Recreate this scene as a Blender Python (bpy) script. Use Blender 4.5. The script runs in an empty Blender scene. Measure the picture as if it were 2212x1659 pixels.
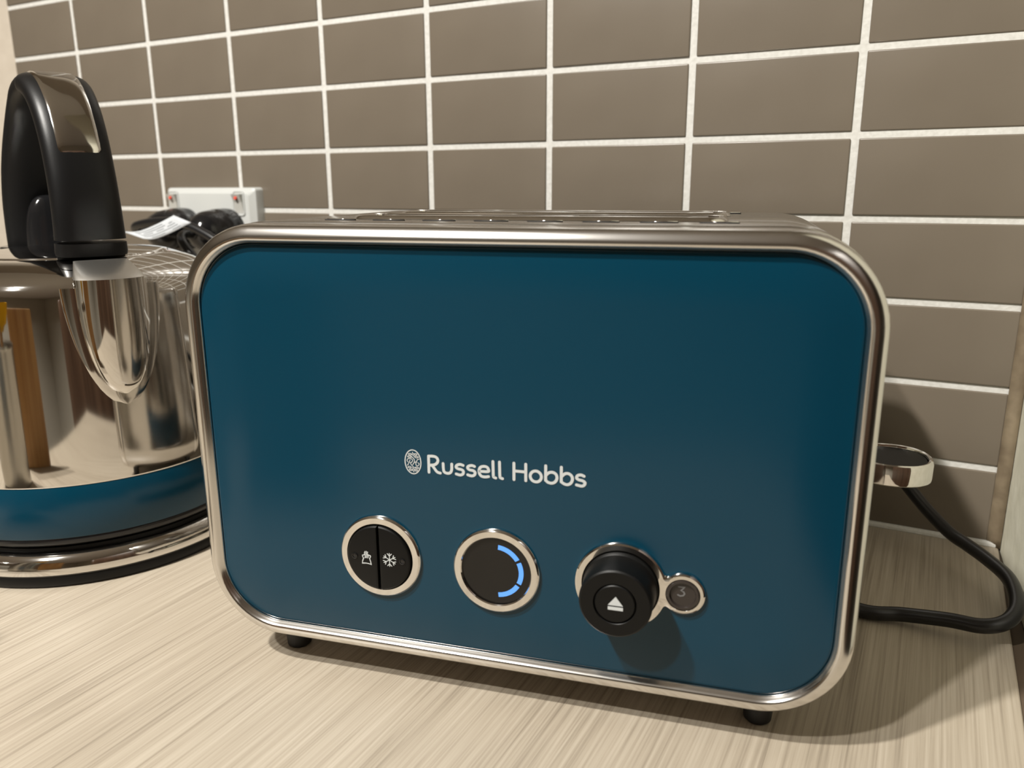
import bpy, bmesh, math, random
from mathutils import Vector, Matrix
random.seed(7)
S = bpy.context.scene
COL = S.collection
PI = math.pi

# ------------------------------------------------------------------ camera, world, lamps, exposure
R = [[0.8852904239344477, 0.4650197228901691, -0.004186002044466501],
     [0.10892917351604882, -0.21611023447839425, -0.9702735705515244],
     [-0.45210098478888144, 0.8585179228629091, -0.2419745351810387]]
cd = bpy.data.cameras.new('camera'); cam = bpy.data.objects.new('camera', cd); COL.objects.link(cam)
cd.sensor_width = 36.0; cd.lens = 36.0 * 1727.32 / 2212.0
cd.clip_start = 0.01; cd.clip_end = 30
cd.dof.use_dof = True; cd.dof.focus_distance = 0.38; cd.dof.aperture_fstop = 11.0
m = Matrix([[R[0][i], -R[1][i], -R[2][i], 0] for i in range(3)] + [[0, 0, 0, 1]])
cam.matrix_world = Matrix.Translation((0.75005, -0.53355, 0.21447)) @ m
S.camera = cam
S.view_settings.view_transform = 'Standard'; S.view_settings.look = 'None'
S.view_settings.gamma = 1.0; S.view_settings.use_curve_mapping = False
S.view_settings.exposure = 1.55
W = bpy.data.worlds.new('world'); S.world = W; W.use_nodes = True
W.node_tree.nodes['Background'].inputs[0].default_value = (1.0, 0.93, 0.83, 1)
W.node_tree.nodes['Background'].inputs[1].default_value = 0.01
LAMP_COL = (1.0, 0.965, 0.90)
LAMPS = [((0.21, -0.93, 1.236), 33.0), ((0.285, -1.17, 1.236), 21.0), ((-0.45, -2.20, 1.236), 6.0)]
for i, (p, e) in enumerate(LAMPS):
    l = bpy.data.lights.new('downlight_lamp', 'SPOT'); l.shadow_soft_size = 0.026; l.spot_size = math.radians(128); l.spot_blend = 0.35; l.energy = e; l.color = LAMP_COL
    o = bpy.data.objects.new('downlight_lamp', l); COL.objects.link(o); o.location = p
S.cycles.max_bounces = 8; S.cycles.diffuse_bounces = 4; S.cycles.glossy_bounces = 6
S.cycles.caustics_reflective = True; S.cycles.blur_glossy = 0.5
S.cycles.sample_clamp_indirect = 4.0

# ------------------------------------------------------------------ materials
def mat(name, col, rough=0.5, metal=0.0, spec=0.5, coat=0.0, emis=None, estr=0.0):
    M = bpy.data.materials.new(name); M.use_nodes = True
    b = M.node_tree.nodes['Principled BSDF']
    b.inputs['Base Color'].default_value = (*col, 1); b.inputs['Roughness'].default_value = rough
    b.inputs['Metallic'].default_value = metal; b.inputs['Specular IOR Level'].default_value = spec
    b.inputs['Coat Weight'].default_value = coat; b.inputs['Coat Roughness'].default_value = 0.06
    if emis: b.inputs['Emission Color'].default_value = (*emis, 1); b.inputs['Emission Strength'].default_value = estr
    return M
def nodes(M): return M.node_tree.nodes, M.node_tree.links, M.node_tree.nodes['Principled BSDF']
def add_noise(M, scale, lo, hi, colA=None, colB=None, bump=0.0, dist=0.001, vec=(1, 1, 1), rough=None, detail=3.0, coord='Object', p0=0.3, p1=0.7):
    n, l, b = nodes(M)
    tc = n.new('ShaderNodeTexCoord'); mp = n.new('ShaderNodeMapping'); mp.inputs['Scale'].default_value = vec
    nz = n.new('ShaderNodeTexNoise'); nz.inputs['Scale'].default_value = scale; nz.inputs['Detail'].default_value = detail
    l.new(tc.outputs[coord], mp.inputs[0]); l.new(mp.outputs[0], nz.inputs[0])
    if colA:
        r = n.new('ShaderNodeValToRGB'); r.color_ramp.elements[0].color = (*colA, 1); r.color_ramp.elements[1].color = (*colB, 1)
        r.color_ramp.elements[0].position = p0; r.color_ramp.elements[1].position = p1
        l.new(nz.outputs[0], r.inputs[0]); l.new(r.outputs[0], b.inputs['Base Color'])
    if rough:
        r2 = n.new('ShaderNodeMapRange'); r2.inputs['To Min'].default_value = rough[0]; r2.inputs['To Max'].default_value = rough[1]
        l.new(nz.outputs[0], r2.inputs[0]); l.new(r2.outputs[0], b.inputs['Roughness'])
    if bump:
        bp = n.new('ShaderNodeBump'); bp.inputs['Strength'].default_value = bump; bp.inputs['Distance'].default_value = dist
        l.new(nz.outputs[0], bp.inputs['Height']); l.new(bp.outputs[0], b.inputs['Normal'])
    return M
M_tile = add_noise(mat('tile_glaze', (0.144, 0.1224, 0.0936), 0.3, spec=0.45), 9, 0, 0, (0.1368, 0.113, 0.0864), (0.167, 0.1397, 0.1073), 0.10, 0.004, rough=(0.24, 0.38), p0=0.25, p1=0.75)
M_grout = add_noise(mat('grout', (0.576, 0.5544, 0.504), 0.85), 420, 0, 0, (0.5472, 0.5364, 0.504), (0.6336, 0.6264, 0.5976), 0.5, 0.0006)
M_wall = add_noise(mat('cream_paint', (0.4896, 0.432, 0.3384), 0.6), 60, 0, 0, (0.4752, 0.4176, 0.3456), (0.5184, 0.4608, 0.3852), 0.35, 0.0015)
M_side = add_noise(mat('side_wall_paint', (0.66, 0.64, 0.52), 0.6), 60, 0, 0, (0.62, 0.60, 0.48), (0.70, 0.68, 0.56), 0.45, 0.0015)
M_ceil = mat('ceiling_paint', (0.78, 0.76, 0.72), 0.8)
M_room = mat('room_paint', (0.50, 0.47, 0.40), 0.7)
M_floor = add_noise(mat('floor_wood', (0.144, 0.0864, 0.0504), 0.4), 14, 0, 0, (0.1152, 0.0648, 0.036), (0.2016, 0.1224, 0.072), vec=(1, 12, 1))
M_caulk = add_noise(mat('brown_sealant', (0.18, 0.1368, 0.0864), 0.6), 90, 0, 0, (0.144, 0.108, 0.0684), (0.2376, 0.1872, 0.1224), 0.4, 0.001)
M_gap = mat('dark_gap_filler', (0.0792, 0.054, 0.0324), 0.7)
# worktop laminate: fine streaks running towards the wall
M_top = mat('laminate', (0.36, 0.3024, 0.2304), 0.42, spec=0.4)
n, l, b = nodes(M_top)
tc = n.new('ShaderNodeTexCoord')
def streak(sx, sy, det):
    mp = n.new('ShaderNodeMapping'); mp.inputs['Scale'].default_value = (sx, sy, 1)
    nz = n.new('ShaderNodeTexNoise'); nz.inputs['Scale'].default_value = 1.0; nz.inputs['Detail'].default_value = det; nz.inputs['Roughness'].default_value = 0.6
    l.new(tc.outputs['Object'], mp.inputs[0]); l.new(mp.outputs[0], nz.inputs[0]); return nz
na = streak(900, 10, 4); nb = streak(300, 4, 4); nc = streak(40, 1.2, 2)
mx = n.new('ShaderNodeMath'); mx.operation = 'MULTIPLY_ADD'; mx.inputs[1].default_value = 0.50; l.new(na.outputs[0], mx.inputs[0])
mb = n.new('ShaderNodeMath'); mb.operation = 'MULTIPLY_ADD'; mb.inputs[1].default_value = 0.35; l.new(nb.outputs[0], mb.inputs[0])
md = n.new('ShaderNodeMath'); md.operation = 'MULTIPLY'; md.inputs[1].default_value = 0.15; l.new(nc.outputs[0], md.inputs[0])
l.new(md.outputs[0], mb.inputs[2]); l.new(mb.outputs[0], mx.inputs[2])
rp = n.new('ShaderNodeValToRGB'); e = rp.color_ramp.elements
e[0].position = 0.33; e[0].color = (0.2160, 0.1800, 0.1368, 1); e[1].position = 0.66; e[1].color = (0.4896, 0.4320, 0.3492, 1)
k = e.new(0.48); k.color = (0.3816, 0.3276, 0.2556, 1)
l.new(mx.outputs[0], rp.inputs[0]); l.new(rp.outputs[0], b.inputs['Base Color'])
bmp = n.new('ShaderNodeBump'); bmp.inputs['Strength'].default_value = 0.25; bmp.inputs['Distance'].default_value = 0.0004
l.new(mx.outputs[0], bmp.inputs['Height']); l.new(bmp.outputs[0], b.inputs['Normal'])

M_chrome = mat('polished_chrome', (0.79, 0.775, 0.75), 0.07, 1.0)
M_frame = mat('satin_chrome', (0.74, 0.725, 0.70), 0.17, 1.0)
M_steel = add_noise(mat('brushed_steel', (0.62, 0.605, 0.58), 0.16, 1.0), 3, 0, 0, bump=0.04, dist=0.0002, vec=(1, 300, 300), rough=(0.10, 0.22))
M_satin = mat('satin_steel', (0.66, 0.64, 0.60), 0.34, 1.0)
M_kettle = mat('kettle_steel', (0.74, 0.72, 0.69), 0.055, 1.0)
M_teal = add_noise(mat('teal_enamel', (0.0006, 0.037, 0.068), 0.22, spec=0.40, coat=0.0), 1500, 0, 0, bump=0.05, dist=0.0003)
M_black = add_noise(mat('matt_black_plastic', (0.00324, 0.00324, 0.003024), 0.45, spec=0.25), 1800, 0, 0, bump=0.08, dist=0.0002)
M_soft = add_noise(mat('soft_black_plastic', (0.00432, 0.00432, 0.00468), 0.40, spec=0.33), 900, 0, 0, bump=0.06, dist=0.0003)
M_gloss = mat('gloss_black_plastic', (0.00864, 0.00864, 0.00936), 0.12, spec=0.5)
M_disp = mat('display_black', (0.0072, 0.00648, 0.00576), 0.16, spec=0.4)
M_dark = mat('slot_dark', (0.00864, 0.0072, 0.00648), 0.7)
M_rubber = mat('rubber', (0.0072, 0.0072, 0.0072), 0.55)
M_cable = mat('black_cable', (0.0072, 0.0072, 0.00792), 0.33, spec=0.5)
M_print = mat('white_print', (0.576, 0.6048, 0.6048), 0.5)
M_printg = mat('grey_print', (0.1584, 0.1584, 0.1584), 0.5)
M_led = mat('blue_light', (0.02, 0.05, 0.1), 0.4, emis=(0.13, 0.40, 1.0), estr=0.35)
M_outlet = mat('outlet_plastic', (0.51, 0.52, 0.505), 0.32, spec=0.5)
M_rock = mat('switch_plastic', (0.4752, 0.468, 0.432), 0.3)
M_red = mat('red_print', (0.54, 0.072, 0.0432), 0.5)
M_paper = add_noise(mat('paper', (0.5184, 0.54, 0.5616), 0.7), 60, 0, 0, bump=0.1, dist=0.0005)
M_ink = mat('grey_ink', (0.2736, 0.288, 0.3024), 0.7)
M_lampw = mat('lamp_trim', (0.576, 0.576, 0.5616), 0.4)
M_cab = add_noise(mat('dark_brown_laminate', (0.0432, 0.0216, 0.01296), 0.35), 4, 0, 0, (0.0324, 0.01584, 0.00864), (0.072, 0.0396, 0.02304), vec=(8, 8, 0.6))
M_white = mat('white_laminate', (0.4464, 0.4104, 0.3528), 0.35)
M_wood = add_noise(mat('board_wood', (0.36, 0.18, 0.0576), 0.45), 6, 0, 0, (0.3024, 0.144, 0.0432), (0.4464, 0.2448, 0.0864), vec=(10, 10, 1))
M_yel = mat('yellow_silicone', (0.684, 0.36, 0.0036), 0.4)
M_can = mat('canister_steel', (0.50, 0.48, 0.44), 0.28, 1.0)

# ------------------------------------------------------------------ builders
def link(name, me, m=None, parent=None, smooth=True, **props):
    o = bpy.data.objects.new(name, me); COL.objects.link(o)
    if m is not None and not me.materials: me.materials.append(m)
    if parent is not None: o.parent = parent
    if smooth:
        for p in me.polygons: p.use_smooth = True
    for k_, v in props.items(): o[k_] = v
    return o
PRINTED = {'lettering', 'emblem', 'emblem_border', 'toast_symbol', 'snowflake_symbol', 'number'}
def from_bm(name, bm, m, parent=None, smooth=True, sharp=35, **props):
    bmesh.ops.recalc_face_normals(bm, faces=bm.faces)
    if name in PRINTED:
        bm.normal_update()
        for f_ in bm.faces:
            if f_.normal.y > 0: f_.normal_flip()
    if smooth and sharp:
        for e_ in bm.edges:
            if len(e_.link_faces) == 2 and e_.calc_face_angle(0) > math.radians(sharp): e_.smooth = False
    me = bpy.data.meshes.new(name); bm.to_mesh(me); bm.free()
    return link(name, me, m, parent, smooth, **props)
def empty(name, loc, rz, label, cat, group=None):
    o = bpy.data.objects.new(name, None); COL.objects.link(o); o.location = loc; o.rotation_euler = (0, 0, rz)
    o.empty_display_size = 0.02; o['label'] = label; o['category'] = cat
    if group: o['group'] = group
    return o
def tag(o, label, cat, group=None):
    o['label'] = label; o['category'] = cat
    if group: o['group'] = group
    return o
def struct(o): o['kind'] = 'structure'; return o
def box_bm(x0, x1, y0, y1, z0, z1, bev=0.0, seg=2, bm=None):
    b_ = bmesh.new()
    bmesh.ops.create_cube(b_, size=1, matrix=Matrix.Translation(((x0 + x1) / 2, (y0 + y1) / 2, (z0 + z1) / 2)) @ Matrix.Diagonal((x1 - x0, y1 - y0, z1 - z0, 1)))
    if bev: bmesh.ops.bevel(b_, geom=b_.edges[:], offset=bev, segments=seg, profile=0.6, affect='EDGES')
    if bm is None: return b_
    me = bpy.data.meshes.new('t'); b_.to_mesh(me); b_.free(); bm.from_mesh(me); bpy.data.meshes.remove(me); return bm
def rings_bm(rings, closed_ring=True, cap0=True, cap1=True, loop=False):
    bm = bmesh.new(); vs = [[bm.verts.new(p) for p in r] for r in rings]
    n_ = len(rings[0]); K = len(vs)
    for i in range(K if loop else K - 1):
        a, c = vs[i], vs[(i + 1) % K]
        for j in range(n_ if closed_ring else n_ - 1):
            q = (a[j], a[(j + 1) % n_], c[(j + 1) % n_], c[j])
            try: bm.faces.new(q)
            except ValueError: pass
    if cap0 and not loop: bm.faces.new(list(reversed(vs[0])))
    if cap1 and not loop: bm.faces.new(vs[-1])
    return bm
def lathe_bm(prof, seg=64, axis='z', c=(0, 0, 0), cap0=True, cap1=True, loop=False):
    rings = []
    for r, h in prof:
        ring = []
        for k_ in range(seg):
            a = 2 * PI * k_ / seg; x, y = max(r, 1e-5) * math.cos(a), max(r, 1e-5) * math.sin(a)
            ring.append((c[0] + x, c[1] + y, c[2] + h) if axis == 'z' else (c[0] + x, c[1] + h, c[2] + y))
        rings.append(ring)
    return rings_bm(rings, cap0=cap0, cap1=cap1, loop=loop)
def rrect(hw, hh, r, d=0.0, seg=14, mid=6):
    pts = []
    for qx, qz, a0 in ((1, 1, 0), (-1, 1, 90), (-1, -1, 180), (1, -1, 270)):
        for k_ in range(seg + 1):
            a = math.radians(a0 + 90 * k_ / seg)
            pts.append((qx * (hw - r) + (r + d) * math.cos(a), qz * (hh - r) + (r + d) * math.sin(a)))
    out = []
    for i, p in enumerate(pts):
        q = pts[(i + 1) % len(pts)]; out.append(p)
        if math.hypot(q[0] - p[0], q[1] - p[1]) > 0.03:
            for k_ in range(1, mid): out.append((p[0] + (q[0] - p[0]) * k_ / mid, p[1] + (q[1] - p[1]) * k_ / mid))
    return out
def spline(pts, n_=10):
    P = [Vector(p) for p in pts]; P = [2 * P[0] - P[1]] + P + [2 * P[-1] - P[-2]]; out = []
    for i in range(1, len(P) - 2):
        for k_ in range(n_):
            t = k_ / n_; a, b_, c, d = P[i - 1], P[i], P[i + 1], P[i + 2]
            out.append(0.5 * ((2 * b_) + (c - a) * t + (2 * a - 5 * b_ + 4 * c - d) * t * t + (3 * b_ - a - 3 * c + d) * t ** 3))
    out.append(P[-2]); return out
def tube_bm(path, r, seg=14):
    rings = []; T0 = (path[1] - path[0]).normalized()
    N = T0.orthogonal().normalized()
    for i, p in enumerate(path):
        T = (path[min(i + 1, len(path) - 1)] - path[max(i - 1, 0)]).normalized()
        N = (N - T * N.dot(T)).normalized(); B = T.cross(N)
        rr = r(i / (len(path) - 1)) if callable(r) else r
        rings.append([p + rr * (math.cos(2 * PI * k_ / seg) * N + math.sin(2 * PI * k_ / seg) * B) for k_ in range(seg)])
    return rings_bm(rings)
def strokes_bm(lines, w, y, unit=0.001, thick=0.00012, bm=None):
    """flat print: round-capped ribbons in the local xz plane at depth y"""
    bm = bm or bmesh.new(); h = w / 2
    def poly(pp):
        bm.faces.new([bm.verts.new((x, y - thick - li * 3e-6, z)) for x, z in pp])
    for li, ln in enumerate(lines):
        ln = [(a * unit, b_ * unit) for a, b_ in ln]
        L_, Rr = [], []
        for i, p in enumerate(ln):
            a = ln[max(i - 1, 0)]; c = ln[min(i + 1, len(ln) - 1)]
            if i == 0 and ln[0] == ln[-1]: a = ln[-2]
            if i == len(ln) - 1 and ln[0] == ln[-1]: c = ln[1]
            dx, dz = c[0] - a[0], c[1] - a[1]; q = math.hypot(dx, dz) or 1
            nx, nz = -dz / q, dx / q
            s = 1.0
            if 0 < i < len(ln) - 1:
                d1 = (p[0] - a[0], p[1] - a[1]); q1 = math.hypot(*d1) or 1
                s = 1 / max(0.6, abs((-d1[1] * nx + d1[0] * nz) / q1))
            L_.append((p[0] + nx * h * s, p[1] + nz * h * s)); Rr.append((p[0] - nx * h * s, p[1] - nz * h * s))
        for i in range(len(ln) - 1): poly([L_[i], L_[i + 1], Rr[i + 1], Rr[i]])
        if ln[0] != ln[-1]:
            for p, q in ((ln[0], ln[1]), (ln[-1], ln[-2])):
                a0 = math.atan2(p[1] - q[1], p[0] - q[0])
                poly([(p[0] + h * math.cos(a0 + PI * (k_ / 8 - 0.5)), p[1] + h * math.sin(a0 + PI * (k_ / 8 - 0.5))) for k_ in range(9)])
    return bm
def curve_pts(pts, n_=6):
    return [(v.x, v.y) for v in spline([(a, b_, 0) for a, b_ in pts], n_)]

# ------------------------------------------------------------------ the room
XL, XR = -0.098, 0.8085
A = 0.048425                       # height of one course
wb = struct(link('wall_back', bpy.data.meshes.new('wall_back'), None))
bm = box_bm(-1.7, 2.1, 0.0013, 0.12, -0.9, 1.25); me = wb.data; bm.to_mesh(me); bm.free(); me.materials.append(M_wall)
gp = from_bm('grout', box_bm(XL, 0.7985, -0.0006, 0.004, 0.0, 13 * A), M_grout, wb, smooth=False)
GX, GZ = 0.0046, 0.0040
def tile_mesh(w, h):
    return box_bm(0, w, -0.0016, 0.003, 0, h, 0.0009, 3)
meshes = {}
def put_tile(x0, x1, z0, z1):
    w, h = round(x1 - x0, 4), round(z1 - z0, 4)
    if (w, h) not in meshes:
        b_ = tile_mesh(w, h)
        for f_ in b_.faces: f_.smooth = True
        me_ = bpy.data.meshes.new('tile'); bmesh.ops.recalc_face_normals(b_, faces=b_.faces); b_.to_mesh(me_); b_.free(); me_.materials.append(M_tile); meshes[(w, h)] = me_
    o = bpy.data.objects.new('tile', meshes[(w, h)]); COL.objects.link(o); o.parent = wb
    o.location = (x0, random.uniform(-0.0002, 0.0002), z0)
    o.rotation_euler = (random.uniform(-0.0035, 0.0035), 0, random.uniform(-0.0025, 0.0025))
for j in range(13):
    z0 = j * A + GZ / 2 + (0.001 if j == 0 else 0); z1 = (j + 1) * A - GZ / 2
    for c in range(-1, 8):
        x0 = max(XL + 0.0005, c * 0.1 + GX / 2); x1 = min(0.7962, (c + 1) * 0.1 - GX / 2) if c < 7 else 0.7962
        put_tile(x0, x1, z0, z1)
# brown sealant strip with an uneven edge in the right corner
bm = bmesh.new(); zz = [i * 0.006 for i in range(0, 106)]; fr = []; bk = []
for i, z in enumerate(zz):
    w = 0.0118 + 0.0013 * math.sin(i * 0.35) + random.uniform(-0.0006, 0.0006) - (0.003 if i % 17 in (4, 5, 6, 7) else 0)
    y = -w + 0.002
    fr.append((bm.verts.new((0.7964, -0.0008, z)), bm.verts.new((0.8000, -0.0022, z)), bm.verts.new((0.8034 - 0.058 * y * 0.35, y * 0.35, z))))
for i in range(len(fr) - 1):
    for q in range(2): bm.faces.new((fr[i][q], fr[i][q + 1], fr[i + 1][q + 1], fr[i + 1][q]))
cs = struct(from_bm('trim_1', bm, M_caulk))
sd = cs.modifiers.new('s', 'SOLIDIFY'); sd.thickness = 0.0012; sd.offset = -1
# white bead along the joint of worktop and tiles
path = spline([(-1.10, 0.0002, 0.0006), (XL - 0.05, 0.0002, 0.0006), (XL, -0.0012, 0.0006), (0.2, -0.0013, 0.0008), (0.5, -0.0012, 0.0006), (0.7, -0.0014, 0.0008), (0.801, -0.0016, 0.0009)], 8)
struct(from_bm('trim_2', tube_bm(path, 0.0024, 10), M_grout))
# walls
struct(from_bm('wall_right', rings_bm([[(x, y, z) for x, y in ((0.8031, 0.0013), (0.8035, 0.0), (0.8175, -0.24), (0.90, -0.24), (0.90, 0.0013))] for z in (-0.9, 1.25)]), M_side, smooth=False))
struct(from_bm('wall_left', box_bm(-1.8, -1.7, -2.9, 0.12, -0.9, 1.25), M_room, smooth=False))
struct(from_bm('wall_far_right', box_bm(2.1, 2.2, -2.9, 0.12, -0.9, 1.25), M_room, smooth=False))
struct(from_bm('wall_front', box_bm(-1.8, 2.2, -3.0, -2.9, -0.9, 1.25), M_room, smooth=False))
struct(from_bm('floor', box_bm(-1.8, 2.2, -3.0, 0.12, -1.0, -0.9), M_floor, smooth=False))
struct(from_bm('ceiling', box_bm(-1.8, 2.2, -3.0, 0.12, 1.25, 1.35), M_ceil, smooth=False))

# worktop
wt = from_bm('worktop', box_bm(-1.10, 0.8028, -0.62, 0.0012, -0.038, 0.0, 0.0015, 3), M_top)
tag(wt, 'beige streaked laminate worktop under the toaster and the kettle', 'worktop')
gapf = from_bm('edge_sealant', rings_bm([[(x, y, z) for x, y in ((0.8026, -0.002), (0.8034, -0.002), (0.8165, -0.23), (0.8026, -0.23))] for z in (-0.030, -0.0015)]), M_gap, wt)
# base units below
for cx_, lab in ((0.353, 'white laminate base cabinet carrying the worktop beneath the toaster'), (-0.6, 'white laminate base cabinet carrying the worktop left of the kettle')):
    bc = empty('base_cabinet', (cx_, -0.3, -0.9), 0, lab, 'cabinet')
    from_bm('body', box_bm(-0.45, 0.45, -0.27, 0.29, 0.1, 0.862), M_white, bc, smooth=False)
    for sx in (-1, 1):
        d = from_bm('door', box_bm(min(sx * 0.002, sx * 0.449), max(sx * 0.002, sx * 0.449), -0.289, -0.271, 0.11, 0.85, 0.001, 2), M_white, bc)
        from_bm('handle', tube_bm([Vector((sx * 0.05, -0.31, z)) for z in (0.62, 0.66, 0.70, 0.74)], 0.005, 10), M_frame, d)
    from_bm('plinth', box_bm(-0.45, 0.45, -0.23, 0.28, 0.0, 0.1), M_white, bc, smooth=False)

# ceiling downlights
for i, (p, e_) in enumerate(LAMPS):
    t = empty('downlight', (p[0], p[1], 1.25), 0, ['recessed ceiling downlight closest to the worktop', 'recessed ceiling downlight closest to the dark cabinet', 'recessed ceiling downlight deepest in the room'][i], 'light')
    from_bm('trim_ring', lathe_bm([(0.034, -0.001), (0.034, -0.010), (0.037, -0.013), (0.047, -0.006), (0.048, 0.0)], 48, cap0=False, cap1=False), M_lampw, t)

# ------------------------------------------------------------------ toaster
TH = 0.20882
u = Vector((math.cos(TH), math.sin(TH), 0)); nn = Vector((-math.sin(TH), math.cos(TH), 0))
T = empty('toaster', Vector((0.4974, -0.2766, 0)) + u * 0.10656 - nn * 0.018, TH,
          'teal fronted two-slice toaster with chrome edging standing before the tiled wall', 'toaster')
HW, HH, RC, ZC = 0.1295, 0.0843, 0.0268, 0.1075
def sweep(prof, m, name, parent, **kw):
    rings = []
    n_ = len(rrect(HW, HH, RC))
    P = [rrect(HW, HH, RC, d) for d, y in prof]
    base = rrect(HW, HH, RC)
    cols = [[] for _ in prof]
    # keep the straight sides matched: build each loop from the same parameters
    for i, (d, y) in enumerate(prof):
        cols[i] = [(x, y, ZC + z) for x, z in rr_match(d)]
    return from_bm(name, rings_bm(cols, loop=False, cap0=kw.get('cap0', False), cap1=kw.get('cap1', False)), m, parent, sharp=kw.get('sharp', 50))
def rr_match(d, seg=16, mid=8):
    pts = []; c = [(1, 1, 0), (-1, 1, 90), (-1, -1, 180), (1, -1, 270)]
    for i, (qx, qz, a0) in enumerate(c):
        for k_ in range(seg + 1):
            a = math.radians(a0 + 90 * k_ / seg); pts.append((qx * (HW - RC) + (RC + d) * math.cos(a), qz * (HH - RC) + (RC + d) * math.sin(a)))
        p = pts[-1]; qx2, qz2, a2 = c[(i + 1) % 4]; a = math.radians(a2)
        q = (qx2 * (HW - RC) + (RC + d) * math.cos(a), qz2 * (HH - RC) + (RC + d) * math.sin(a))
        for k_ in range(1, mid): pts.append((p[0] + (q[0] - p[0]) * k_ / mid, p[1] + (q[1] - p[1]) * k_ / mid))
    return pts
FRAME = [(0.0000, 0.0030), (0.0000, 0.0006), (0.0002, -0.0004), (0.0006, -0.0009), (0.0011, -0.0018), (0.0016, -0.0026), (0.0022, -0.0030), (0.0028, -0.0030), (0.0039, -0.0026), (0.0054, -0.0018), (0.0066, -0.0009), (0.0073, 0.0003),
         (0.0077, 0.0018), (0.0080, 0.0048), (0.0080, 0.0085), (0.0072, 0.0100), (0.0050, 0.0106)]
sweep(FRAME, M_frame, 'front_frame', T)
DB = 0.158
sweep([(0.0045, 0.0100), (0.0074, 0.0103), (0.0081, 0.0106), (0.0084, 0.0114), (0.0084, DB - 0.0114), (0.0081, DB - 0.0106), (0.0074, DB - 0.0103), (0.0045, DB - 0.010)], M_steel, 'housing', T, cap0=True, cap1=True)
sweep([(d, DB - y) for d, y in FRAME], M_frame, 'rear_frame', T)
sweep([(-0.0001, 0.003), (-0.0001, 0.0004), (-0.0004, 0.0001), (-0.0012, -0.0001), (-0.02, -0.0003)], M_teal, 'front_panel', T, cap1=True, cap0=True)
sweep([(-0.0003, DB - 0.003), (-0.0003, DB - 0.0008), (-0.0014, DB), (-0.02, DB + 0.0002)], M_teal, 'rear_panel', T, cap1=True, cap0=True)
PY = -0.0003
# top: two bread slots with turned rims, rows of vent slits
ZT = ZC + HH + 0.0084
def stadium(hx, hy, d=0.0, seg=8):
    pts = []; r = min(hy, 0.006)
    for qx, qy, a0 in ((1, 1, 0), (-1, 1, 90), (-1, -1, 180), (1, -1, 270)):
        for k_ in range(seg + 1):
            a = math.radians(a0 + 90 * k_ / seg); pts.append((qx * (hx - r) + (r + d) * math.cos(a), qy * (hy - r) + (r + d) * math.sin(a)))
    return pts
for yc in (0.052, 0.104):
    pr_ = [(0.0026, 0.0001), (0.0018, 0.0012), (0.0007, 0.0017), (-0.0002, 0.0012), (-0.0004, 0.0001)]
    sl = from_bm('slot_rim', rings_bm([[(0.002 + x, yc + y, ZT + h) for x, y in stadium(0.0775, 0.0135, d)] for d, h in pr_], cap0=False, cap1=False), M_chrome, T)
    from_bm('slot_opening', rings_bm([[(0.002 + x, yc + y, ZT + h) for x, y in stadium(0.0775, 0.0135, -0.0004)] for h in (0.00005, 0.0003)]), M_dark, sl)
    for q in (-0.5, 0.5):
        from_bm('guide_wire', tube_bm([Vector((-0.07, yc + q * 0.012, ZT + 0.0007)), Vector((0.0, yc + q * 0.012, ZT + 0.0007)), Vector((0.074, yc + q * 0.012, ZT + 0.0007))], 0.0005, 8), M_chrome, sl)
for yc, n_ in ((0.026, 8), (0.131, 8)):
    for i in range(n_):
        x = -0.076 + i * 0.0222
        v = from_bm('vent_slit', rings_bm([[(x + 0.0065 * sx_ + 0, yc + sy_, ZT + h) for sx_, sy_ in ((-1, -0.0012), (1, -0.0012), (1.12, 0), (1, 0.0012), (-1, 0.0012), (-1.12, 0))] for h in (0.0, 0.0004)]), M_dark, T)
        from_bm('slit_lip', rings_bm([[(x + 0.0068 * sx_, yc + 0.0016 + sy_, ZT + h) for sx_, sy_ in ((-1, -0.0004), (1, -0.0004), (1, 0.0004), (-1, 0.0004))] for h in (0.0, 0.0006)]), M_chrome, v)
# feet
for sx in (-1, 1):
    for y in (0.0185, 0.140):
        from_bm('foot', lathe_bm([(0.0048, 0), (0.0056, 0.0008), (0.0062, 0.008), (0.0064, 0.0185)], 28, c=(sx * 0.106, y, 0)), M_rubber, T)
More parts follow.
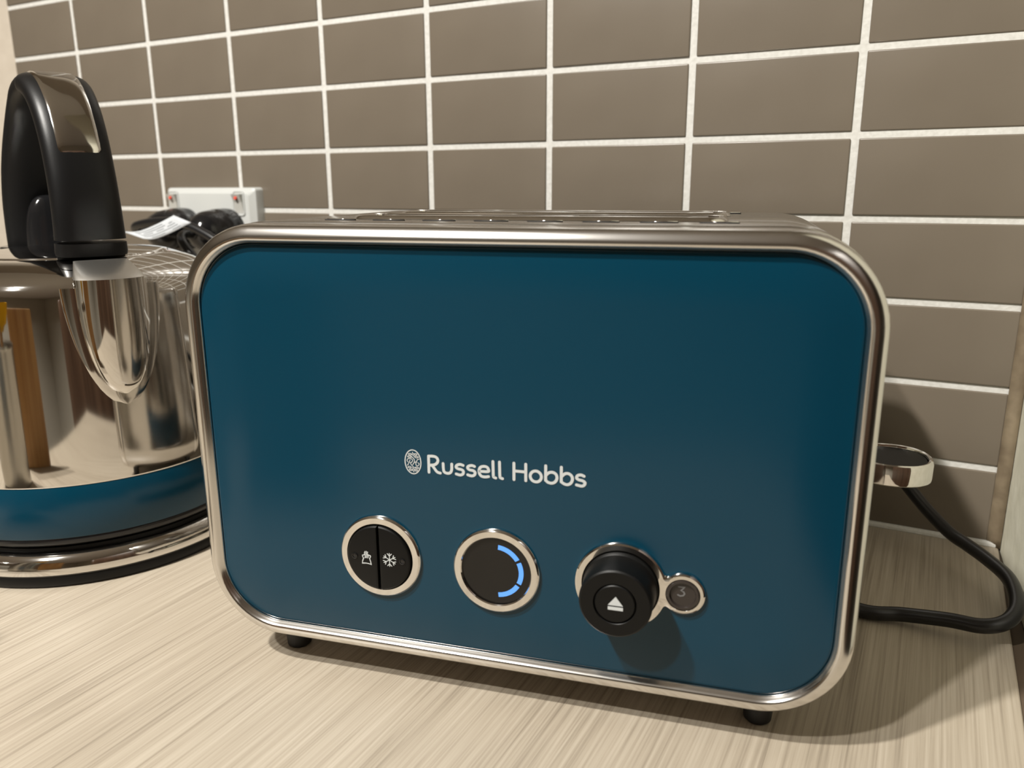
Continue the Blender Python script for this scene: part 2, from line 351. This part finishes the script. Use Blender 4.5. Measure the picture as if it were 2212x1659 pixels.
# lettering and emblem
LOGO = [[(-28.6,108.3),(-28.6,101.4)],[(-28.6,108.3),(-26.5,108.4),(-25.2,108.0),(-24.6,106.9),(-25.0,105.7),(-26.2,104.8),(-28.4,104.4)],[(-27.3,104.6),(-26.3,103.4),(-25.4,102.2),(-24.7,101.7),(-23.7,101.5)],
[(-22.4,105.7),(-22.3,103.3),(-21.9,102.1),(-20.6,101.7),(-19.4,102.1),(-18.8,103.4),(-18.7,105.8)],[(-13.9,105.7),(-15.1,106.0),(-16.4,105.6),(-16.9,104.7),(-16.1,104.1),(-14.5,103.8),(-13.8,103.1),(-14.1,102.0),(-15.3,101.5),(-16.9,101.8)],
[(-9.1,105.7),(-10.2,106.0),(-11.6,105.6),(-12.0,104.8),(-11.2,104.1),(-9.7,103.9),(-8.9,103.2),(-9.2,102.1),(-10.4,101.6),(-12.0,101.9)],[(-7.0,103.9),(-3.5,104.1),(-3.3,105.0),(-3.9,105.9),(-5.2,106.1),(-6.6,105.6),(-7.2,104.3),(-7.0,102.8),(-6.2,101.9),(-4.8,101.7),(-3.3,102.0)],
[(-1.4,108.5),(-1.3,102.9),(-1.1,102.0),(-0.3,101.7)],[(1.3,108.5),(1.4,102.9),(1.7,102.0),(2.5,101.7)],[(7.2,108.6),(7.2,101.8)],[(12.0,108.6),(12.0,101.8)],[(7.2,105.4),(12.0,105.4)],
[(16.05+2.25*math.cos(t*PI/12),103.95+2.25*math.sin(t*PI/12)) for t in range(25)],
[(20.0,108.7),(20.0,102.7)],[(20.0,102.9),(20.8,102.1),(22.3,101.8),(23.7,102.4),(24.5,104.0),(24.1,105.6),(22.8,106.3),(21.3,106.0),(20.1,104.9)],
[(26.2,108.7),(26.2,102.7)],[(26.2,102.9),(27.0,102.2),(28.5,101.8),(29.9,102.5),(30.6,104.1),(30.2,105.6),(28.9,106.4),(27.5,106.1),(26.3,104.9)],
[(35.1,105.9),(34.0,106.3),(32.7,106.0),(32.2,105.0),(33.0,104.3),(34.6,104.0),(35.5,103.3),(35.2,102.3),(34.2,101.8),(32.2,102.1)]]
EMB = [[(-36.7,105.9),(-37.0,105.2),(-37.4,104.5),(-37.7,103.7),(-38.0,103.6)],[(-37.7,105.1),(-38.0,105.6),(-37.7,106.3),(-36.8,106.6),(-36.0,106.4),(-35.6,105.9),(-35.9,105.1),(-36.7,104.7)],[(-36.6,104.7),(-36.2,103.9),(-35.6,103.3),(-35.0,102.8),(-34.3,102.8)],
[(-35.9,107.2),(-35.2,106.8),(-34.8,106.1),(-34.8,105.4),(-35.1,104.7),(-35.6,104.0)],[(-34.7,105.1),(-33.8,105.3)],[(-32.7,106.6),(-33.4,106.4),(-33.8,105.7),(-34.2,104.7),(-34.1,103.9),(-33.5,103.7),(-32.9,104.1),(-32.8,104.7),(-33.3,105.0)],
[(-35.5,109.3),(-35.3,108.7),(-34.8,108.7)],[(-36.1,108.7),(-35.4,108.1),(-34.8,107.6)],[(-36.2,107.6),(-35.6,107.1)],[(-35.8,102.7),(-35.1,102.2),(-34.6,101.8)],[(-35.8,102.0),(-35.5,101.6),(-35.2,100.9)]]
for cx, cz, rx in ((-36.6,108.4,0.75),(-34.2,108.5,0.65),(-36.9,107.35,0.85),(-33.8,107.4,0.8),(-37.0,102.8,0.72),(-33.75,102.8,0.75),(-36.5,101.7,0.68),(-34.25,101.7,0.7)):
    EMB.append([(cx + rx * math.cos(t * PI / 6), cz + 0.33 * math.sin(t * PI / 6)) for t in range(13)])
from_bm('lettering', strokes_bm([curve_pts(s, 5) if 2 < len(s) < 24 else s for s in LOGO], 0.00118, PY), M_print, T, smooth=False, label='white rounded lettering reading Russell Hobbs')
emb = from_bm('emblem', strokes_bm([curve_pts(s, 4) if 2 < len(s) < 13 else s for s in EMB], 0.00030, PY), M_print, T, smooth=False, label='small white oval monogram emblem')
ring = [(-35.45 + 3.45 * math.cos(t * PI / 24), 105.2 + 5.1 * math.sin(t * PI / 24)) for t in range(49)]
from_bm('emblem_border', strokes_bm([ring], 0.00044, PY), M_print, emb, smooth=False)

# first control: two half-round buttons in a chrome ring
def chrome_ring(cx, cz, ro, ri, name='chrome_ring'):
    return from_bm(name, lathe_bm([(ri, 0.0008), (ri, -0.0012), (ri + 0.0004, -0.0017), (ro - 0.0010, -0.0017), (ro - 0.0003, -0.0012), (ro, -0.0004), (ro, 0.0002)], 96, 'y', (cx, PY, cz), cap0=False, cap1=False), M_chrome, T, label='polished chrome ring')
ZR = 0.0616
chrome_ring(-0.0516, ZR, 0.0185, 0.0147)
from_bm('button_well', lathe_bm([(0.0149, 0.0), (0.0149, -0.0004), (0.0001, -0.0004)], 48, 'y', (-0.0516, PY, ZR)), M_dark, T)
btn = []
for sx in (-1, 1):
    rb = 0.01435; g = 0.00038; pts = []
    a0 = math.asin(g / rb)
    for k_ in range(33):
        a = -PI / 2 + a0 + (PI - 2 * a0) * k_ / 32; pts.append((sx * rb * math.cos(a), rb * math.sin(a)))
    prof = [(0.0, 0.0), (0.0, -0.0024), (0.0004, -0.0029), (0.0012, -0.0031)]
    rings_ = []
    for ins, y in prof:
        r_ = []
        for x, z in pts:
            q = math.hypot(x, z); x2, z2 = x * (1 - ins / q), z * (1 - ins / q)
            if abs(x2) < g + ins: x2 = sx * (g + ins * 0.7)
            r_.append((-0.0516 + x2, PY + y, ZR + z2))
        rings_.append(r_)
    bt = from_bm('function_button', rings_bm(rings_), M_black, T, sharp=30, label='black half-round button with toast symbol' if sx < 0 else 'black half-round button with snowflake symbol')
    btn.append(bt)
BY = PY - 0.0031
TOAST = [[(-57.6,62.8),(-58.8,62.3),(-58.7,61.7),(-58.3,61.1),(-58.8,59.8),(-59.0,58.7),(-57.2,58.9),(-55.9,58.8),(-54.9,58.5),(-55.1,59.8),(-55.5,61.2),(-55.0,62.2),(-55.1,62.5),(-56.1,62.8)],[(-57.5,64.2),(-57.8,63.4),(-57.4,62.5),(-57.6,61.3)],[(-56.9,64.3),(-57.1,63.4),(-56.7,62.5),(-57.0,61.4)],[(-56.3,64.1),(-56.5,63.4),(-56.1,62.4),(-56.3,61.4)]]
from_bm('toast_symbol', strokes_bm(TOAST, 0.00042, BY), M_print, btn[0], smooth=False)
snow = []
for k_ in range(6):
    a = PI / 2 + k_ * PI / 3; c, s = math.cos(a), math.sin(a); L_ = 2.95
    f_ = lambda r, w: (-46.35 + c * r - s * w, 61.75 + s * r + c * w)
    snow.append([f_(0, 0), f_(L_, 0)])
    snow.append([f_(L_ * 0.93, 0.95), f_(L_ * 0.60, 0), f_(L_ * 0.93, -0.95)])
from_bm('snowflake_symbol', strokes_bm(snow, 0.00036, BY), M_print, btn[1], smooth=False)
for bt, x in ((btn[0], -0.0624), (btn[1], -0.0406)):
    from_bm('indicator_lens', lathe_bm([(0.0013, 0.0001), (0.0013, -0.0003), (0.0010, -0.0004), (0.00085, -0.00005), (0.0001, -0.00005)], 24, 'y', (x, BY, 0.0617), cap0=False), M_gloss, bt)

# second control: countdown display
chrome_ring(-0.0004, ZR, 0.0185, 0.0147)
dp = from_bm('countdown_display', lathe_bm([(0.0149, 0.0), (0.0149, -0.0004), (0.0001, -0.0004)], 64, 'y', (-0.0004, PY, ZR)), M_disp, T)
for a0, a1 in ((85, 32), (25.5, -25.5), (-32, -85)):
    r0, r1 = 0.0096, 0.01155; oo, ii = [], []
    for k_ in range(15):
        a = math.radians(a0 + (a1 - a0) * k_ / 14)
        oo.append((r1 * math.cos(a), r1 * math.sin(a))); ii.append((r0 * math.cos(a), r0 * math.sin(a)))
    pp = oo + ii[::-1]
    from_bm('light_segment', rings_bm([[(-0.0004 + x, PY - y, ZR + z) for x, z in pp] for y in (0.0003, 0.0006)]), M_led, dp, smooth=False, label='lit blue arc segment')

# third control: keyhole-shaped chrome bezel, browning knob, number window
c1, R1, c2, R2 = (0.0504, 0.0622), 0.0182, (0.0744, 0.0622), 0.0086
def sdf(x, z):
    a = math.hypot(x - c1[0], z - c1[1]) - R1; b_ = math.hypot(x - c2[0], z - c2[1]) - R2
    k_ = 0.0022; h = max(k_ - abs(a - b_), 0) / k_; return min(a, b_) - h * h * k_ / 4
def outline(off, n_=120):
    out = []
    for k_ in range(n_):
        a = 2 * PI * k_ / n_; lo, hi = 0.0, 0.04
        for _ in range(30):
            md_ = (lo + hi) / 2
            if sdf(0.0645 + md_ * math.cos(a), 0.0622 + md_ * math.sin(a)) < -off: lo = md_
            else: hi = md_
        out.append((0.0645 + lo * math.cos(a), 0.0622 + lo * math.sin(a)))
    return out
bm = bmesh.new(); prev = None; edge_loops = []
def add_loop(pts, y): return [bm.verts.new((x, PY + y, z)) for x, z in pts]
def skin(a, b_):
    for i in range(len(a)): bm.faces.new((a[i], a[(i + 1) % len(a)], b_[(i + 1) % len(a)], b_[i]))
lo_ = [add_loop(outline(o_), y_) for o_, y_ in ((0.0, 0.0002), (0.0, -0.0006), (0.0003, -0.0013), (0.0009, -0.0017))]
for a, b_ in zip(lo_, lo_[1:]): skin(a, b_)
fe = [e_ for e_ in bm.edges if all(v in set(lo_[-1]) for v in e_.verts)]
for (cx, cz), r_, n_ in (((0.0504, 0.0622), 0.0150, 72), ((0.0744, 0.0620), 0.0063, 40)):
    ls = [add_loop([(cx + (r_ + dr) * math.cos(2 * PI * k_ / n_), cz + (r_ + dr) * math.sin(2 * PI * k_ / n_)) for k_ in range(n_)], y_) for dr, y_ in ((0.0003, -0.0017), (0.0, -0.0014), (0.0, 0.0002))]
    for a, b_ in zip(ls, ls[1:]): skin(a, b_)
    fe += [e_ for e_ in bm.edges if all(v in set(ls[0]) for v in e_.verts)]
bmesh.ops.triangle_fill(bm, edges=fe, use_beauty=True, normal=(0, -1, 0))
from_bm('knob_bezel', bm, M_chrome, T, sharp=30)
from_bm('knob_well', lathe_bm([(0.0152, 0.0), (0.0152, -0.0003), (0.0001, -0.0003)], 48, 'y', (c1[0], PY, c1[1])), M_dark, T)
kn = from_bm('browning_knob', lathe_bm([(0.0147, -0.0002), (0.0147, -0.0022), (0.0142, -0.0030), (0.0140, -0.0032), (0.0140, -0.0036), (0.0143, -0.0038), (0.0140, -0.0080), (0.0139, -0.0142), (0.0136, -0.0151), (0.0130, -0.0156),
    (0.0083, -0.0156), (0.0081, -0.0154), (0.0081, -0.0130), (0.0001, -0.0130)], 80, 'y', (c1[0], PY, c1[1])), M_black, T, sharp=30)
ej = from_bm('eject_button', lathe_bm([(0.0077, -0.0131), (0.0077, -0.0152), (0.0073, -0.0156), (0.0001, -0.0156)], 56, 'y', (c1[0], PY, c1[1]), cap0=False), M_black, kn)
bm = bmesh.new(); ky = PY - 0.0156
for pp in ([(0.0, 3.0), (-2.85, -0.65), (2.85, -0.65)], [(-2.85, -1.25), (-2.85, -2.55), (2.85, -2.55), (2.85, -1.25)]):
    f_ = [bm.verts.new((c1[0] + 0.0003 + x * 0.001, ky - 0.00012, c1[1] + 0.0002 + z * 0.001)) for x, z in pp]; g = [bm.verts.new((c1[0] + 0.0003 + x * 0.001, ky, c1[1] + 0.0002 + z * 0.001)) for x, z in pp]
    bm.faces.new(f_)
    for i in range(len(pp)): bm.faces.new((f_[i], g[i], g[(i + 1) % len(pp)], f_[(i + 1) % len(pp)]))
from_bm('eject_symbol', bm, M_print, ej, smooth=False)
wn = from_bm('number_window', lathe_bm([(0.0062, 0.0), (0.0062, -0.0016), (0.0059, -0.0020), (0.0051, -0.0020), (0.0046, -0.0010), (0.0001, -0.0009)], 48, 'y', (c2[0], PY, 0.0620)), mat('window_plastic', (0.030, 0.024, 0.021), 0.08), T)
from_bm('number', strokes_bm([[(72.6, 65.1), (74.9, 65.1), (73.6, 63.6), (74.6, 63.2), (75.0, 62.4), (74.5, 61.6), (73.4, 61.3), (72.5, 61.7)]], 0.00062, PY - 0.0009), M_printg, wn, smooth=False)

# carriage lever: flat oval paddle on the right side
lv = empty('lever', (0, 0, 0), 0, '', ''); del lv['label']; del lv['category']; lv.parent = T
def oval(cx, cy, rx, ry, n_=56, p=2.3):
    o_ = []
    for k_ in range(n_):
        a = 2 * PI * k_ / n_; c, s = math.cos(a), math.sin(a)
        o_.append((cx + rx * math.copysign(abs(c) ** (2 / p), c), cy + ry * math.copysign(abs(s) ** (2 / p), s)))
    return o_
LZ = 0.0905
from_bm('paddle_rim', rings_bm([[(x, y, z) for x, y in oval(0.1565, 0.0770, 0.0163 + dr, 0.0165 + dr)] for dr, z in ((-0.001, LZ), (-0.0002, LZ + 0.0006), (0, LZ + 0.0016), (0, LZ + 0.0078), (-0.0004, LZ + 0.0090), (-0.0012, LZ + 0.0094), (-0.0020, LZ + 0.0092), (-0.0023, LZ + 0.0080), (-0.0023, LZ + 0.0070))]), M_chrome, lv, label='oval chrome rim')
from_bm('paddle_inset', rings_bm([[(x, y, z) for x, y in oval(0.1565, 0.0770, 0.0138, 0.0140)] for z in (LZ + 0.0060, LZ + 0.0082)]), M_black, lv)
from_bm('lever_stem', box_bm(0.134, 0.145, 0.073, 0.081, LZ + 0.002, LZ + 0.0075, 0.0006, 1), M_black, lv)

# toaster cord (loops out to the right wall and back behind)
pc = [(0.655, -0.078, 0.020), (0.676, -0.092, 0.0090), (0.706, -0.116, 0.0048), (0.7355, -0.1275, 0.0040), (0.7550, -0.1245, 0.0052), (0.7745, -0.1265, 0.0085), (0.7880, -0.1285, 0.0100), (0.7970, -0.1260, 0.0125), (0.8020, -0.1180, 0.0155),
      (0.8028, -0.1050, 0.0180), (0.8000, -0.0880, 0.0195), (0.7915, -0.0720, 0.0205), (0.7825, -0.0610, 0.0220), (0.7735, -0.0520, 0.0240), (0.7610, -0.0400, 0.0312), (0.7498, -0.0300, 0.0400), (0.7416, -0.0240, 0.0450), (0.7250, -0.0180, 0.0580),
      (0.6900, -0.0160, 0.0800), (0.6300, -0.0200, 0.0900), (0.5200, -0.0250, 0.0800), (0.4000, -0.0280, 0.0700), (0.3000, -0.0400, 0.0900), (0.2450, -0.0720, 0.1350), (0.2150, -0.0760, 0.1620), (0.2000, -0.0700, 0.1740), (0.1960, -0.0560, 0.1765)]
TCB = empty('toaster_cable', (0, 0, 0), 0, 'thick black cable looping from behind the toaster beside the right wall', 'cable')
from_bm('flex', tube_bm(spline(pc, 8), 0.0036, 14), M_cable, TCB)

# ------------------------------------------------------------------ kettle on its base
KC = (0.2840, -0.2234); PH = math.radians(-22)
pb = empty('kettle_dock', (*KC, 0), PH, 'round black and chrome power base under the kettle', 'kettle base')
from_bm('skirt', lathe_bm([(0.0890, 0.0), (0.0922, 0.0006), (0.0932, 0.0022), (0.0934, 0.0050), (0.0928, 0.0068), (0.0900, 0.0072)], 128), M_black, pb)
from_bm('chrome_band', lathe_bm([(0.0900, 0.0066), (0.0928, 0.0068), (0.0935, 0.0078), (0.0934, 0.0110), (0.0925, 0.0140), (0.0908, 0.0166), (0.0880, 0.0184), (0.0850, 0.0188)], 128), M_chrome, pb)
from_bm('top_plate', lathe_bm([(0.0855, 0.0180), (0.0850, 0.0205), (0.0830, 0.0216), (0.0100, 0.0216)], 96), M_black, pb)
K = empty('kettle', (*KC, 0.0216), PH, 'polished steel electric kettle with arched black handle and teal band', 'kettle')
def kz(prof): return [(r, z - 0.0216) for r, z in prof]
from_bm('foot_ring', lathe_bm(kz([(0.060, 0.0217), (0.0850, 0.0217), (0.0878, 0.0228), (0.0886, 0.0242), (0.0886, 0.0262), (0.0880, 0.0272), (0.0860, 0.0274)]), 128), M_gloss, K)
from_bm('teal_band', lathe_bm(kz([(0.0870, 0.0268), (0.0886, 0.0270), (0.0889, 0.0276), (0.0884, 0.0560), (0.0880, 0.0566), (0.0868, 0.0567)]), 128), M_teal, K)
from_bm('body', lathe_bm(kz([(0.0870, 0.0560), (0.0884, 0.0566), (0.0885, 0.0574), (0.0880, 0.0700), (0.0872, 0.0950), (0.0862, 0.1200), (0.0852, 0.1450), (0.0846, 0.1560), (0.0838, 0.1600), (0.0822, 0.1634), (0.0797, 0.1662), (0.0760, 0.1686),
    (0.0690, 0.1720), (0.0600, 0.1748), (0.0560, 0.1757)]), 160), M_kettle, K, sharp=60)
from_bm('lid', lathe_bm(kz([(0.0545, 0.1730), (0.0548, 0.1755), (0.0540, 0.1765), (0.0500, 0.1772), (0.0300, 0.1788), (0.0001, 0.1795)]), 96), M_kettle, K)
# spout under the front foot of the handle: half-cone with a sharp lip, inside a shallow raised border
def spout(top_r, s_top, zb, zt, name, m, n_lv=18, protr=0.0, pw_=2.6, cup=False):
    rings_ = []
    for i in range(n_lv + 1):
        f_ = i / n_lv; z = zb + (zt - zb) * f_
        w = top_r * math.sqrt(max(1 - (1 - f_) ** pw_, 0)) + 0.0004
        depth = protr * (f_ ** 0.45) + 0.0004
        rb_ = 0.0882 - (z - 0.07) * 0.035
        ring_ = []
        for k_ in range(29):
            a = -PI / 2 + PI * k_ / 28
            yy = w * math.sin(a); xx = math.sqrt(max(rb_ ** 2 - yy * yy, 0)) - 0.0006 + depth * (max(math.cos(a), 0) ** 0.8)
            ring_.append((xx, yy, z - 0.0216))
        ring_ += [(rb_ - 0.012, w * 0.9, z - 0.0216), (rb_ - 0.012, -w * 0.9, z - 0.0216)]
        rings_.append(ring_)
    return rings_, from_bm(name, rings_bm(rings_), m, K, sharp=50)
spout(0.0245, 0, 0.0975, 0.1630, 'spout_border', M_kettle, protr=0.0014, pw_=1.7)
rs_, sp = spout(0.0178, 0, 0.1035, 0.1672, 'spout', M_kettle, protr=0.0090)
tp_ = rs_[-1]
from_bm('spout_top', rings_bm([[(0.064 + (x - 0.064) * f_, y * g_, z + h_) for x, y, z in tp_] for f_, g_, h_ in ((0.985, 0.985, -0.0006), (0.975, 0.975, -0.0003), (0.70, 0.90, 0.0030), (0.20, 0.75, 0.0084))]), M_satin, sp)
# handle path in the (s, z) plane
HP = [(0.0600, 0.1768), (0.0606, 0.1880), (0.0600, 0.2050), (0.0570, 0.2240), (0.0505, 0.2440), (0.0395, 0.2610), (0.0240, 0.2730), (0.0060, 0.2778), (-0.0110, 0.2755), (-0.0260, 0.2665), (-0.0385, 0.2510), (-0.0490, 0.2310), (-0.0565, 0.2080), (-0.0605, 0.1900), (-0.0615, 0.1750)]
path = [Vector((v.x, v.y)) for v in spline([(a, b_, 0) for a, b_ in HP], 6)]
NP = len(path)
def hstation(i):
    p = path[i]; a = path[max(i - 1, 0)]; c = path[min(i + 1, NP - 1)]; t = (c - a).normalized(); no = Vector((t.y, -t.x))   # outward
    f_ = i / (NP - 1)
    w = 0.0186 - 0.0014 * math.sin(PI * min(f_ / 0.5, 1)) if f_ < 0.5 else 0.0186 - 0.0014 * max(0, 1 - (f_ - 0.5) / 0.1) + 0.0060 * math.sin(PI / 2 * min(max(f_ - 0.60, 0) / 0.28, 1)) ** 2
    h = 0.0085 - 0.0012 * math.sin(PI * f_)
    return p, no, w, h
def hring(i, sc=1.0, nseg=36, p_=3.2):
    p, no, w, h = hstation(i); out = []
    c0 = p - no * h
    for k_ in range(nseg):
        a = 2 * PI * k_ / nseg; c, s = math.cos(a), math.sin(a)
        lat = w * sc * math.copysign(abs(c) ** (2 / p_), c); rad = h * sc * math.copysign(abs(s) ** (2 / 2.6), s)
        q = c0 + no * rad; out.append((q.x, lat, q.y - 0.0216))
    return out
H = from_bm('handle', rings_bm([hring(5, 0.97)] + [hring(i) for i in range(5, NP)]), M_soft, K, sharp=60)
from_bm('handle_foot', rings_bm([hring(0, 0.86), hring(0, 0.97), hring(1, 1.0), hring(4, 1.0), hring(4, 0.97)]), M_soft, H, sharp=60)
# polished inlay on the outer face near the crown
rows = []
i0, i1 = 20, 50
for i in range(i0, i1 + 1):
    p, no, w, h = hstation(i); c0 = p - no * h; hw_ = 0.66 * w
    df = (i - i0) / 1.6
    if df < 1: hw_ *= 0.82 + 0.18 * math.sin(math.acos(1 - df)) if df > 0 else 0.82
    row = []
    for k_ in range(17):
        v = -1 + 2 * k_ / 16; lat = v * hw_; q = (1 - min(abs(lat / w), 0.999) ** 3.2) ** (1 / 2.6)
        pt = c0 + no * (h * q + 0.0005 * (1 if 0 < k_ < 16 and i0 < i < i1 else -1)); row.append((pt.x, lat, pt.y - 0.0216))
    rows.append(row)
from_bm('handle_inlay', rings_bm(rows, closed_ring=False, cap0=False, cap1=False), M_chrome, H, sharp=0, label='polished chrome inlay on the handle crown')
# hinge plate and lid grip in front of the rear leg
from_bm('hinge_plate', rings_bm([[(x, y, z - 0.0216) for x, y in oval(-0.050, 0, 0.0235 + dr, 0.0300 + dr, 48, 2)] for dr, z in ((0, 0.1700), (0, 0.1768), (-0.001, 0.1776))]), M_gloss, K)
gr = []
for i in range(13):
    f_ = i / 12; z = 0.1750 + 0.0345 * math.sin(f_ * PI / 2); sc = math.cos(f_ * PI / 2) ** 0.55 if i < 12 else 0.02
    gr.append([(x, y, z - 0.0216) for x, y in oval(-0.0310, -0.001, 0.0090 * sc, 0.0165 * sc, 32, 2.4)])
from_bm('lid_grip', rings_bm(gr), M_gloss, K, sharp=0)

# ------------------------------------------------------------------ double socket outlet with switches
O_ = empty('socket_outlet', (0.1712, -0.0018, 0.1780), 0, 'white double power outlet with two rocker switches on the tiles', 'power outlet')
pw, ph = 0.0548, 0.0350
from_bm('faceplate', rings_bm([[(x, y, z) for x, z in rrect(pw - i_, ph - i_, 0.003, 0, 5, 1)] for i_, y in ((0.0, 0.0016), (0.0, -0.0060), (0.0004, -0.0080), (0.0050, -0.0120), (0.0060, -0.0122))]), M_outlet, O_, sharp=25)
for x in (-0.0425, 0.0385):
    sw = from_bm('rocker_switch', rings_bm([[(x + a * 1.0, y, 0.0215 + z * 1.0) for a, z in rrect(0.0066 - i_, 0.0105 - i_, 0.0030, 0, 5, 1)] for i_, y in ((0, -0.0118), (0, -0.0130), (0.0005, -0.0132), (0.0006, -0.0128), (0.0012, -0.0126))]), M_outlet, O_, sharp=25)
    rk = bmesh.new(); v = [rk.verts.new((x + a, y, 0.0215 + z)) for a, y, z in
        ((-0.0048, -0.0124, -0.008), (0.0048, -0.0124, -0.008), (0.0048, -0.0124, 0.008), (-0.0048, -0.0124, 0.008), (-0.0048, -0.0128, -0.008), (0.0048, -0.0128, -0.008), (0.0048, -0.0140, 0.0010), (-0.0048, -0.0140, 0.0010), (0.0048, -0.0168, 0.0078), (-0.0048, -0.0168, 0.0078))]
    for q in ((0, 1, 2, 3), (0, 1, 5, 4), (4, 5, 6, 7), (7, 6, 8, 9), (9, 8, 2, 3), (0, 4, 7, 9, 3), (1, 5, 6, 8, 2)): rk.faces.new([v[i_] for i_ in q])
    r_ = from_bm('rocker', rk, M_rock, sw, smooth=False)
    d_ = bmesh.new(); bmesh.ops.create_cone(d_, cap_ends=True, segments=20, radius1=0.0017, radius2=0.0017, depth=0.0012, matrix=Matrix.Translation((x, -0.0160, 0.0263)) @ Matrix.Rotation(PI / 2 - 0.39, 4, 'X'))
    from_bm('on_mark', d_, M_red, sw)
def plug(x, P_):
    pr_ = [(0.0170, 0.0), (0.0186, -0.001), (0.0190, -0.006), (0.0182, -0.0085), (0.0190, -0.0110), (0.0186, -0.0165), (0.0176, -0.0185), (0.0180, -0.0210), (0.0168, -0.0290), (0.0135, -0.0360), (0.0090, -0.0400), (0.0062, -0.0415)]
    b_ = from_bm('plug', lathe_bm(pr_, 48, 'y', (x, -0.0142, 0.1765)), M_gloss, P_, sharp=50)
    from_bm('strain_relief', lathe_bm([(0.0062, -0.0412), (0.0060, -0.0430), (0.0052, -0.0434), (0.0056, -0.0450), (0.0046, -0.0470)], 24, 'y', (x, -0.0142, 0.1765)), M_gloss, b_)
plug(0.1965, TCB)
# kettle cord from the left plug
pk = [(0.1440, -0.0600, 0.1765), (0.1460, -0.0700, 0.1775), (0.1600, -0.0800, 0.1830), (0.1900, -0.0800, 0.1868), (0.2120, -0.0790, 0.1855), (0.2320, -0.0780, 0.1795), (0.2530, -0.0770, 0.1690), (0.2740, -0.0760, 0.1500), (0.2900, -0.0780, 0.1100), (0.2950, -0.0860, 0.0500), (0.2950, -0.1000, 0.0120), (0.2930, -0.1180, 0.0055), (0.2910, -0.1330, 0.0055)]
KCB = empty('kettle_cable', (0, 0, 0), 0, 'black kettle cable with plug, running under the white paper tag', 'cable')
from_bm('flex', tube_bm(spline(pk, 8), 0.0034, 12), M_cable, KCB)
plug(0.1440, KCB)
# paper tag folded round the kettle cord
tg = empty('paper_tag', (0, 0, 0), 0, 'white printed paper tag folded over the cord behind the kettle', 'tag')
top = [(0.1546, -0.0900, 0.1783), (0.1740, -0.0900, 0.1790), (0.1960, -0.0900, 0.1848), (0.2172, -0.0900, 0.1922)]
bot = [(0.1840, -0.0940, 0.1735), (0.1970, -0.0940, 0.1737), (0.2170, -0.0940, 0.1790), (0.2400, -0.0936, 0.1872)]
A_ = spline(top, 5); B_ = spline(bot, 5)
bm = bmesh.new(); rws = []
for a, b_ in zip(A_, B_): rws.append([bm.verts.new(a.lerp(b_, k_ / 4)) for k_ in range(5)])
for r0, r1 in zip(rws, rws[1:]):
    for k_ in range(4): bm.faces.new((r0[k_], r0[k_ + 1], r1[k_ + 1], r1[k_]))
pp_ = from_bm('paper', bm, M_paper, tg); s_ = pp_.modifiers.new('s', 'SOLIDIFY'); s_.thickness = 0.0003
bm = bmesh.new(); up = Vector((0.1, -0.45, 0.9)).normalized() * 0.0004
for r_ in range(5):
    f_ = 0.16 + r_ * 0.17
    for i in range(3, len(A_) - 3):
        if random.random() < 0.15: continue
        a = A_[i].lerp(B_[i], f_) + up; b_ = A_[i + 1].lerp(B_[i + 1], f_) + up; c = A_[i + 1].lerp(B_[i + 1], f_ + 0.045) + up; d = A_[i].lerp(B_[i], f_ + 0.045) + up
        bm.faces.new([bm.verts.new(q) for q in (a, b_, c, d)])
from_bm('print_lines', bm, M_ink, pp_, smooth=False)

# ------------------------------------------------------------------ outside the frame, seen in the polished metal
TC = empty('tall_cabinet', (1.22, -0.62, -0.9), 0, 'dark brown wooden cabinet to the right of the worktop', 'cabinet')
from_bm('body', box_bm(-0.30, 0.30, -0.26, 0.30, 0.0, 1.30), M_cab, TC, smooth=False)
dd = from_bm('door', box_bm(-0.298, 0.298, -0.279, -0.261, 0.02, 1.28, 0.001, 1), M_cab, TC)
from_bm('handle', tube_bm([Vector((-0.25, -0.300, z)) for z in (0.6, 0.7, 0.8)], 0.006, 10), M_frame, dd)
cn = empty('utensil_canister', (0.322, -0.468, 0), 0, 'grey steel canister mirrored in the left of the kettle', 'canister')
from_bm('body', lathe_bm([(0.0001, 0.0), (0.034, 0.0), (0.036, 0.002), (0.036, 0.118), (0.0368, 0.120), (0.036, 0.122), (0.0345, 0.120), (0.034, 0.006), (0.0001, 0.004)], 56), M_can, cn)
sp_ = empty('silicone_spatula', (0.324, -0.466, 0.0), 2.4, 'yellow spatula standing in the grey canister', 'spatula')
from_bm('stem', tube_bm([Vector((0.012, 0, 0.006)), Vector((0.0, 0, 0.07)), Vector((-0.012, 0, 0.135))], 0.0035, 10), M_wood, sp_)
bl = [[(-0.012 - 0.012 * f_ + 0.003 * a, b_ * w, 0.130 + 0.065 * f_) for a, b_ in ((-1, -1), (1, -1), (1, 1), (-1, 1))] for f_, w in ((0, 0.006), (0.15, 0.018), (0.6, 0.022), (0.9, 0.019), (1.0, 0.012))]
from_bm('blade', rings_bm(bl), M_yel, sp_)
cb = empty('chopping_board', (0.410, -0.560, 0), math.radians(12), 'wooden chopping board mirrored in the kettle side', 'chopping board')
from_bm('board', box_bm(-0.045, 0.045, -0.009, 0.009, 0.0, 0.175, 0.004, 2), M_wood, cb)
